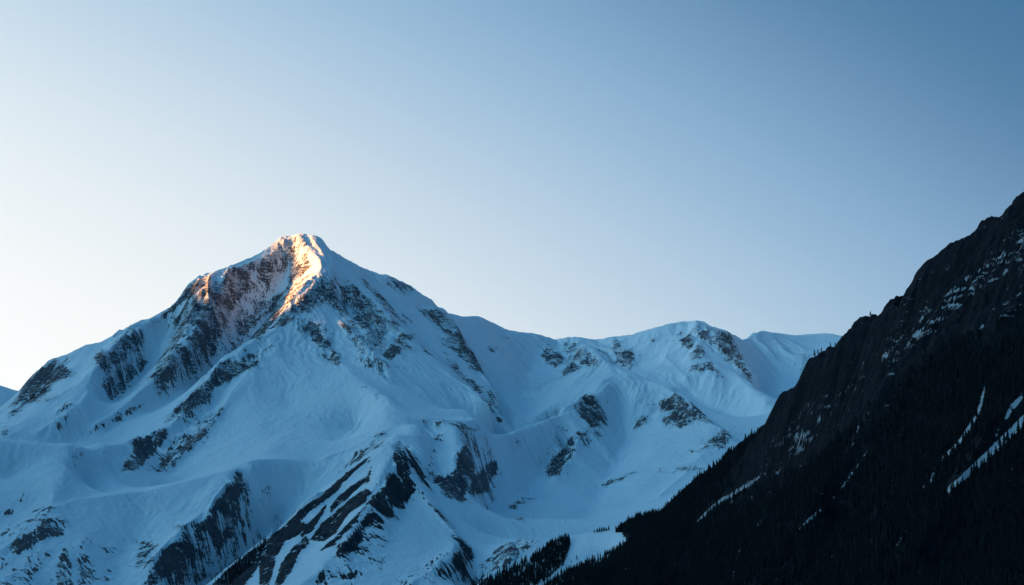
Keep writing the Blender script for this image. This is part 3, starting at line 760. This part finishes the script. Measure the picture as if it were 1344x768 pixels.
# angle from the place on the horizon where the sun stands
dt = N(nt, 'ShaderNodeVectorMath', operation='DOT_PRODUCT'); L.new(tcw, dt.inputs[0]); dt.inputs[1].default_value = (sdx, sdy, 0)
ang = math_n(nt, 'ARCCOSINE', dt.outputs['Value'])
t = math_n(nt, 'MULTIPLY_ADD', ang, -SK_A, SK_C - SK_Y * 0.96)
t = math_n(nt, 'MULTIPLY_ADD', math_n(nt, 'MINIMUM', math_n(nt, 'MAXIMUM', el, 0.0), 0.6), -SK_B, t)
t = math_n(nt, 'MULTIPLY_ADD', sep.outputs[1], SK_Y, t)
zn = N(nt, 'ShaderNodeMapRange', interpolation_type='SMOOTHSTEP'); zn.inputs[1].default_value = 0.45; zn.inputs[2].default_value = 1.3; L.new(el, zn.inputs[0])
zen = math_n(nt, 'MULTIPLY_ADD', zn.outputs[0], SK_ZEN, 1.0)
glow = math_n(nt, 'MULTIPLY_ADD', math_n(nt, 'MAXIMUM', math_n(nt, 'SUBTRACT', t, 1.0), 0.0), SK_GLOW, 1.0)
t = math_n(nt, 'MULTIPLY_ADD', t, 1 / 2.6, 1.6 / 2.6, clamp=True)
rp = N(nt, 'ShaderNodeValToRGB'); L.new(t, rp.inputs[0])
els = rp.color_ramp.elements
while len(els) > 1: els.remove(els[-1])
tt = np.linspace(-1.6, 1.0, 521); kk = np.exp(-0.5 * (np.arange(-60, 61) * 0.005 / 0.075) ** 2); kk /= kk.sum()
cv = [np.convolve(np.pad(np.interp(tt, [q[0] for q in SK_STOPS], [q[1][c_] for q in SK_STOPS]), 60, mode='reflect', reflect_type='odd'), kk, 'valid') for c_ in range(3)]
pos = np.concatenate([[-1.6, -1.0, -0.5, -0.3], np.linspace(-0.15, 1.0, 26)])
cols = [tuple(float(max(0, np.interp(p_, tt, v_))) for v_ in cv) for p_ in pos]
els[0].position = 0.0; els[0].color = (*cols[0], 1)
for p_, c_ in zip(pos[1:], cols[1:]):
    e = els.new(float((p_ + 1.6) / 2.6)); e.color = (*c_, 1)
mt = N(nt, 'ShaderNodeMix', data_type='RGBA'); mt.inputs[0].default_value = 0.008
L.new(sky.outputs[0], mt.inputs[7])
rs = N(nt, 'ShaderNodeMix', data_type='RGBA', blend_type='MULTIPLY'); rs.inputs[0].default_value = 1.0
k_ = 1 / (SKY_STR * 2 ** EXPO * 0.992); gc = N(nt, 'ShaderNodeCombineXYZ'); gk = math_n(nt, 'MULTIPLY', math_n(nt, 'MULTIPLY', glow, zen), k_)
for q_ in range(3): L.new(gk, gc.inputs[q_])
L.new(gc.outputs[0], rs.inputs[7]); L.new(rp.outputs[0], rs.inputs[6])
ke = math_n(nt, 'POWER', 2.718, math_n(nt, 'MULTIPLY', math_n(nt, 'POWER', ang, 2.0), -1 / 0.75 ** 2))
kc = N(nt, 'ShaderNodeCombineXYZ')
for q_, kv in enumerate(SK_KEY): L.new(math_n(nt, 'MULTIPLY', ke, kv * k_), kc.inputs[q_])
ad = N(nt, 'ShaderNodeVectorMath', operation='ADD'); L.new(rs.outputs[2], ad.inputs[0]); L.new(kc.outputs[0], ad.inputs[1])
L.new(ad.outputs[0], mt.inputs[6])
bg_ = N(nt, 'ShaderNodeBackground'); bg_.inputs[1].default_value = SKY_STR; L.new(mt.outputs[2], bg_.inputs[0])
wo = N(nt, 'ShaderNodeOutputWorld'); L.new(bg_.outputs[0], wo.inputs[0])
vs = sc_.view_settings; vs.view_transform = 'Standard'; vs.look = 'None'; vs.exposure = EXPO; vs.gamma = 1.0; vs.use_curve_mapping = False
sc_.cycles.max_bounces = 4; sc_.cycles.volume_bounces = 0
hm = bpy.data.materials.new('haze_air'); hm.use_nodes = True; hm.node_tree.nodes.clear()
pv = N(hm.node_tree, 'ShaderNodeVolumePrincipled'); pv.inputs['Density'].default_value = HAZE; pv.inputs['Color'].default_value = (0.5, 0.75, 1.0, 1); pv.inputs['Anisotropy'].default_value = 0.2
ov = N(hm.node_tree, 'ShaderNodeOutputMaterial'); hm.node_tree.links.new(pv.outputs[0], ov.inputs['Volume'])
zlo, zhi = -900.0, 4600.0
hx0, hx1, hy0, hy1 = -22500, 22500, -22500, 22500
hv = [(x, y, zz_) for zz_ in (zlo, zhi) for y in (hy0, hy1) for x in (hx0, hx1)]
hme = bpy.data.meshes.new('haze'); hme.from_pydata(hv, [], [(0, 2, 3, 1), (4, 5, 7, 6), (0, 1, 5, 4), (2, 6, 7, 3), (0, 4, 6, 2), (1, 3, 7, 5)]); hme.materials.append(hm)
if HAZE > 0:
    ho = bpy.data.objects.new('haze', hme); C.objects.link(ho); tag(ho, None, None, None, 'stuff')
print('done', round(time.time() - T0, 1))
# ------------------------------------------------------------------ spruces
M_NEEDLE, nt = new_mat('spruce_needles'); L = nt.links
tc = N(nt, 'ShaderNodeTexCoord').outputs['Object']
nn = noise(nt, tc, 1 / 1.3, 3, 0.6)
oi = N(nt, 'ShaderNodeObjectInfo')
cr = N(nt, 'ShaderNodeMix', data_type='RGBA'); cr.inputs[6].default_value = (0.005, 0.008, 0.010, 1); cr.inputs[7].default_value = (0.014, 0.020, 0.020, 1)
L.new(nn, cr.inputs[0])
p = N(nt, 'ShaderNodeBsdfPrincipled'); L.new(cr.outputs[2], p.inputs['Base Color']); p.inputs['Roughness'].default_value = 0.9; p.inputs['Specular IOR Level'].default_value = 0.1
o = N(nt, 'ShaderNodeOutputMaterial'); L.new(p.outputs[0], o.inputs['Surface'])
M_BARK, nt = new_mat('spruce_bark'); L = nt.links
tc = N(nt, 'ShaderNodeTexCoord').outputs['Object']
cr = N(nt, 'ShaderNodeMix', data_type='RGBA'); cr.inputs[6].default_value = (0.02, 0.015, 0.012, 1); cr.inputs[7].default_value = (0.05, 0.038, 0.03, 1)
L.new(noise(nt, tc, 4.0, 3), cr.inputs[0])
p = N(nt, 'ShaderNodeBsdfPrincipled'); L.new(cr.outputs[2], p.inputs['Base Color']); p.inputs['Roughness'].default_value = 0.95
o = N(nt, 'ShaderNodeOutputMaterial'); L.new(p.outputs[0], o.inputs['Surface'])

import random
def crown_geo(seed, tiers, spokes, rad=0.19, bare=0.10):
    """unit-height spruce crown: drooping whorls of branches, each with its own length, and gaps between them"""
    r_ = random.Random(seed); V, Fc = [], []
    for k in range(tiers):
        f = k / (tiers - 1)
        z0 = bare + (0.93 - bare) * f ** 0.92
        R_ = rad * (1 - f) ** 0.85 * r_.uniform(0.75, 1.15) + 0.012
        h = (0.95 - bare) / tiers * r_.uniform(1.5, 2.1)
        a0 = r_.uniform(0, 6.28)
        top = len(V); V.append((r_.uniform(-.006, .006), r_.uniform(-.006, .006), min(1.0, z0 + h)))
        ring = []
        for s_ in range(spokes * 2):
            a = a0 + math.pi * s_ / spokes
            q = R_ * (r_.uniform(0.8, 1.3) if s_ % 2 == 0 else r_.uniform(0.35, 0.6))
            dz = -r_.uniform(0.01, 0.04) if s_ % 2 == 0 else r_.uniform(0.0, 0.03)
            ring.append(len(V)); V.append((q * math.cos(a), q * math.sin(a), z0 + dz))
        n = len(ring)
        for s_ in range(n):
            if r_.random() < 0.06: continue
            Fc.append((top, ring[s_], ring[(s_ + 1) % n]))
    V.append((0, 0, 1.0)); b = len(V)
    for s_ in range(4): V.append((0.012 * math.cos(1.57 * s_), 0.012 * math.sin(1.57 * s_), 0.9))
    for s_ in range(4): Fc.append((b - 1, b + s_, b + (s_ + 1) % 4))
    return V, Fc
def trunk_geo():
    V, Fc = [], []
    for z_, r2 in ((-0.06, 0.022), (0.05, 0.018), (0.45, 0.011), (0.93, 0.003)):
        for s_ in range(7): V.append((r2 * math.cos(s_ * .8976), r2 * math.sin(s_ * .8976), z_))
    for k in range(3):
        for s_ in range(7):
            a, b = k * 7 + s_, k * 7 + (s_ + 1) % 7
            Fc.append((a, b, b + 7, a + 7))
    return V, Fc
def mesh_of(name, g, mat):
    me = bpy.data.meshes.new(name); me.from_pydata(g[0], [], g[1]); me.materials.append(mat); me.update(); return me

# forest outlines, then thin them where the snow gullies run
FOREST = [np.array(q) for q in (
 [(700,790),(716,769),(737,757),(762,745),(794,732),(826,714),(830,706),(838,700),(818,690),(847,682),(869,674),(891,652),(912,633),(940,613),(970,587),(991,572),(1008,561),(1000,590),(975,640),(1000,645),(1060,610),(1120,560),(1180,490),(1250,450),(1344,410),(1420,390),(1420,790)],
 [(808,699),(814,694),(822,686),(850,678),(850,705),(832,702)],
 [(620,776),(640,762),(672,748),(709,727),(728,712),(747,708),(746,720),(738,742),(716,762),(690,776)],
 [(240,790),(268,769),(300,744),(337,715),(350,706),(345,722),(325,745),(305,765),(290,790)])]
FM = paint([(1.0, q) for q in FOREST], 1.0, VISW)
gap = sn if True else 0
def surf(r, a):
    i = np.clip((np.log(r) - U0) / DU, 0, NR - 2); j = np.clip((a - AZ0) / DA, 0, NA - 2)
    i0, j0 = i.astype(int), j.astype(int); fi, fj = i - i0, j - j0
    return (Z[i0, j0] * (1 - fi) * (1 - fj) + Z[i0 + 1, j0] * fi * (1 - fj) + Z[i0, j0 + 1] * (1 - fi) * fj + Z[i0 + 1, j0 + 1] * fi * fj), i0, j0
rg = np.random.default_rng(23)
n_try = 900000
rt = np.sqrt(rg.uniform(1450 ** 2, 3950 ** 2, n_try)); at_ = rg.uniform(math.radians(-14), math.radians(27), n_try)
zt, it_, jt_ = surf(rt, at_)
tx0, _ = project(rt * np.sin(at_), rt * np.cos(at_), zt)
keep = (FM[it_, jt_] > 0.45) & (gap[it_, jt_] < 0.12)
keep &= ~((rock[it_, jt_] < 0.35) & DARK[it_, jt_])
keep &= DARK[it_, jt_] | (tx0 > 600) | (rock[it_, jt_] > 0.55)
keep &= DARK[it_, jt_] | (rg.random(n_try) < 0.5) | (tx0 < 600)
# clearings, and thinner cover high up near the cliffs
dn = fbm(rt * np.sin(at_), rt * np.cos(at_), 160, 3, 201)
keep &= rg.random(n_try) < np.where(CLIFF[it_, jt_] > 0.15, 0.25, 1.0) * np.clip(0.68 + dn * 1.6, 0.08, 1)
keep &= (CLIFF[it_, jt_] < 0.6) | (rg.random(n_try) < 0.02)
rt, at_, zt = rt[keep], at_[keep], zt[keep]
ht = rg.uniform(11, 23, len(rt)) * np.where(rg.random(len(rt)) < 0.25, 0.6, 1.0)
ht *= np.where((tx0[keep] < 600), 0.6, 1.0)
ht *= np.where(CLIFF[it_[keep], jt_[keep]] > 0.5, 0.55, 1.0)
# keep a spacing of about 7 m
cell = np.round(rt * np.sin(at_) / 6.5).astype(np.int64) * 100003 + np.round(rt * np.cos(at_) / 6.5).astype(np.int64)
_, first = np.unique(cell, return_index=True)
rt, at_, zt, ht = rt[first], at_[first], zt[first], ht[first]
print('trees', len(rt))
xt, yt = rt * np.sin(at_), rt * np.cos(at_)
tx, ty = project(xt, yt, zt)
# lines along which single trees read against the snow or the sky
def near_line(px, py, pts):
    d = np.full(px.shape, 1e9)
    for (x0, y0), (x1, y1) in zip(pts[:-1], pts[1:]):
        ex, ey = x1 - x0, y1 - y0; t_ = np.clip(((px - x0) * ex + (py - y0) * ey) / (ex * ex + ey * ey), 0, 1)
        d = np.minimum(d, np.hypot(px - x0 - t_ * ex, py - y0 - t_ * ey))
    return d
LINES = [
 ([(822,690),(847,682),(869,674),(891,652),(912,633),(940,613),(970,587),(991,572),(1008,561)], 4, 115,
  'dark spruce in the treeline climbing the left edge of the black hillside', 'spruces in the treeline along the hillside edge'),
 ([(716,769),(737,757),(762,745),(794,732),(831,708),(841,702)], 5, 60,
  'dark spruce at the lower edge of the snowy bench', 'spruces bordering the snowy bench from below'),
 ([(640,762),(672,748),(709,727),(728,712),(747,708),(746,720),(738,742),(716,762)], 4, 60,
  'dark spruce in the narrow forest strip left of the snowy bench', 'spruces of the narrow forest strip'),
 ([(255,776),(300,745),(337,717),(360,700),(378,690)], 4, 35,
  'dark spruce at the foot of the striped rocky spur', 'spruces at the foot of the rocky spur')]
picked = np.full(len(rt), -1)
for li, (pts, tol, cap, lb, gp) in enumerate(LINES):
    d_ = near_line(tx, ty, pts)
    c_ = np.nonzero((d_ < tol) & (picked < 0) & (ty < 775))[0]
    c_ = c_[np.argsort(-(ht[c_] / rt[c_] * 1846 - d_[c_]))][:cap]
    picked[c_] = li
rest = 288 - (picked >= 0).sum()
c_ = np.nonzero((picked < 0) & (tx > 760) & (tx < 1340) & (ty < 765) & (tx + ty > 0))[0]
c_ = c_[np.argsort(-(ht[c_] / rt[c_]))][:max(0, rest)]
picked[c_] = len(LINES)
LINES.append((None, 0, 0, 'dark spruce on the steep black face of the hillside', 'spruces on the black hillside face'))

protos = []
for k in range(6):
    protos.append((mesh_of('crown', crown_geo(300 + k, 13, 7, rad=(0.15, 0.19, 0.13, 0.17, 0.21, 0.16)[k], bare=(.08, .12, .05, .1, .15, .08)[k]), M_NEEDLE), mesh_of('trunk', trunk_geo(), M_BARK)))
def plant(x, y, z_, h, k, label, group, wide=1.0):
    e = bpy.data.objects.new('spruce_tree', None); C.objects.link(e)
    e.location = (x, y, z_ - 0.3); e.rotation_euler = (0, 0, (x * 7.3 + y) % 6.28); e.scale = (h * wide, h * wide, h); e.empty_display_size = 0.1
    tag(e, label, 'tree', group)
    for nm, me in (('crown', protos[k][0]), ('trunk', protos[k][1])):
        c = bpy.data.objects.new(nm, me); C.objects.link(c); c.parent = e
    return e
for q in np.nonzero(picked >= 0)[0]:
    lb, gp = LINES[picked[q]][3:5]
    plant(xt[q], yt[q], zt[q], ht[q], int(q) % 6, lb, gp, rg.uniform(0.85, 1.25))

def at_pixel(px, py):
    a, t_ = pix_dir(px, py); j = int(round(float((a - AZ0) / DA)))
    prof = Z[:, j] / rr; i = int(np.argmax(prof >= t_))
    return rr[i] * math.sin(a), rr[i] * math.cos(a), Z[i, j]
def on_crest(px):
    a = math.atan2(px - CX, F_PX * CP - (CY - 450) * SP)
    j = int(round((a - AZ0) / DA)); t_ = np.where(DARK[:, j], Z[:, j] / rr, -9); i = int(np.argmax(t_))
    return rr[i] * math.sin(az[j]), rr[i] * math.cos(az[j]), Z[i, j]
for px, py, h, wd, lb in (
 (808, 694, 12, 1.0, 'lone slim spruce just left of the treeline on the snowy bench'),
 (814, 694, 21, 1.15, 'tall spruce at the end of the treeline on the snowy bench'),
 (799, 695, 15, 1.3, 'bushy spruce beside the low clump on the bench crest'),
 (757, 733, 13, 1.1, 'single spruce standing alone on the open snow of the bench'),
 (750, 738, 8, 1.3, 'stunted spruce below the lone one on the open snow'),
 (747, 706, 8, 1.4, 'small round spruce on the bench crest right of the forest strip'),
 (1069, 474, 17, 1.2, 'leftmost spruce of the small skyline group on the cliff edge'),
 (1073, 473, 13, 1.2, 'middle spruce of the small skyline group on the cliff edge'),
 (1077, 472, 11, 1.3, 'smallest spruce of the skyline group on the cliff edge'),
 (1096, 459, 12, 1.2, 'pointed spruce above the small group on the skyline'),
 (1090, 464, 10, 1.3, 'short spruce between the skyline group and the pointed one'),
 (1144, 426, 11, 1.9, 'squat bushy spruce alone on the upper skyline')):
    x, y, z_ = on_crest(px) if px > 1000 else at_pixel(px, py + 1.5)
    plant(x, y, z_, h, (px * 3) % 6, lb, None, wd)
for k, px in enumerate((780, 784, 787, 790, 793, 796)):
    x, y, z_ = at_pixel(px, 699 - k * 0.4)
    plant(x, y, z_, (8, 11, 13, 13, 12, 9)[k], k, 'low bushy spruce in the little clump on the bench crest', 'spruces of the little clump', 2.2)

# the rest of the wood as one mass
low = [crown_geo(500 + k, 6, 5, rad=0.19, bare=0.04) for k in range(8)]
idx = np.nonzero(picked < 0)[0]
Vs, Fs, off = [], [], 0
for k in range(8):
    sel = idx[idx % 8 == k]
    V = np.array(low[k][0]); Fc = np.array(low[k][1])
    a = rg.uniform(0, 6.28, len(sel)); ca, sa = np.cos(a), np.sin(a); h = ht[sel]; w1 = rg.uniform(0.85, 1.3, len(sel))
    vx = (V[None, :, 0] * ca[:, None] - V[None, :, 1] * sa[:, None]) * (h * w1)[:, None] + xt[sel][:, None]
    vy = (V[None, :, 0] * sa[:, None] + V[None, :, 1] * ca[:, None]) * (h * w1)[:, None] + yt[sel][:, None]
    vz = V[None, :, 2] * h[:, None] + zt[sel][:, None] - 0.3
    Vs.append(np.stack([vx, vy, vz], -1).reshape(-1, 3))
    Fs.append((Fc[None] + (np.arange(len(sel)) * len(V))[:, None, None]).reshape(-1, 3) + off); off += len(sel) * len(V)
Vs = np.concatenate(Vs); Fs = np.concatenate(Fs)
me = bpy.data.meshes.new('forest'); me.vertices.add(len(Vs)); me.loops.add(Fs.size); me.polygons.add(len(Fs))
me.vertices.foreach_set('co', Vs.astype(np.float32).ravel()); me.loops.foreach_set('vertex_index', Fs.ravel().astype(np.int32))
me.polygons.foreach_set('loop_start', np.arange(0, Fs.size, 3, dtype=np.int32)); me.update(calc_edges=True); me.materials.append(M_NEEDLE)
fo = bpy.data.objects.new('forest', me); C.objects.link(fo)
tag(fo, 'dense dark spruce forest covering the lower hillside', 'forest', None, 'stuff')
print('forest faces', len(Fs), round(time.time() - T0, 1))
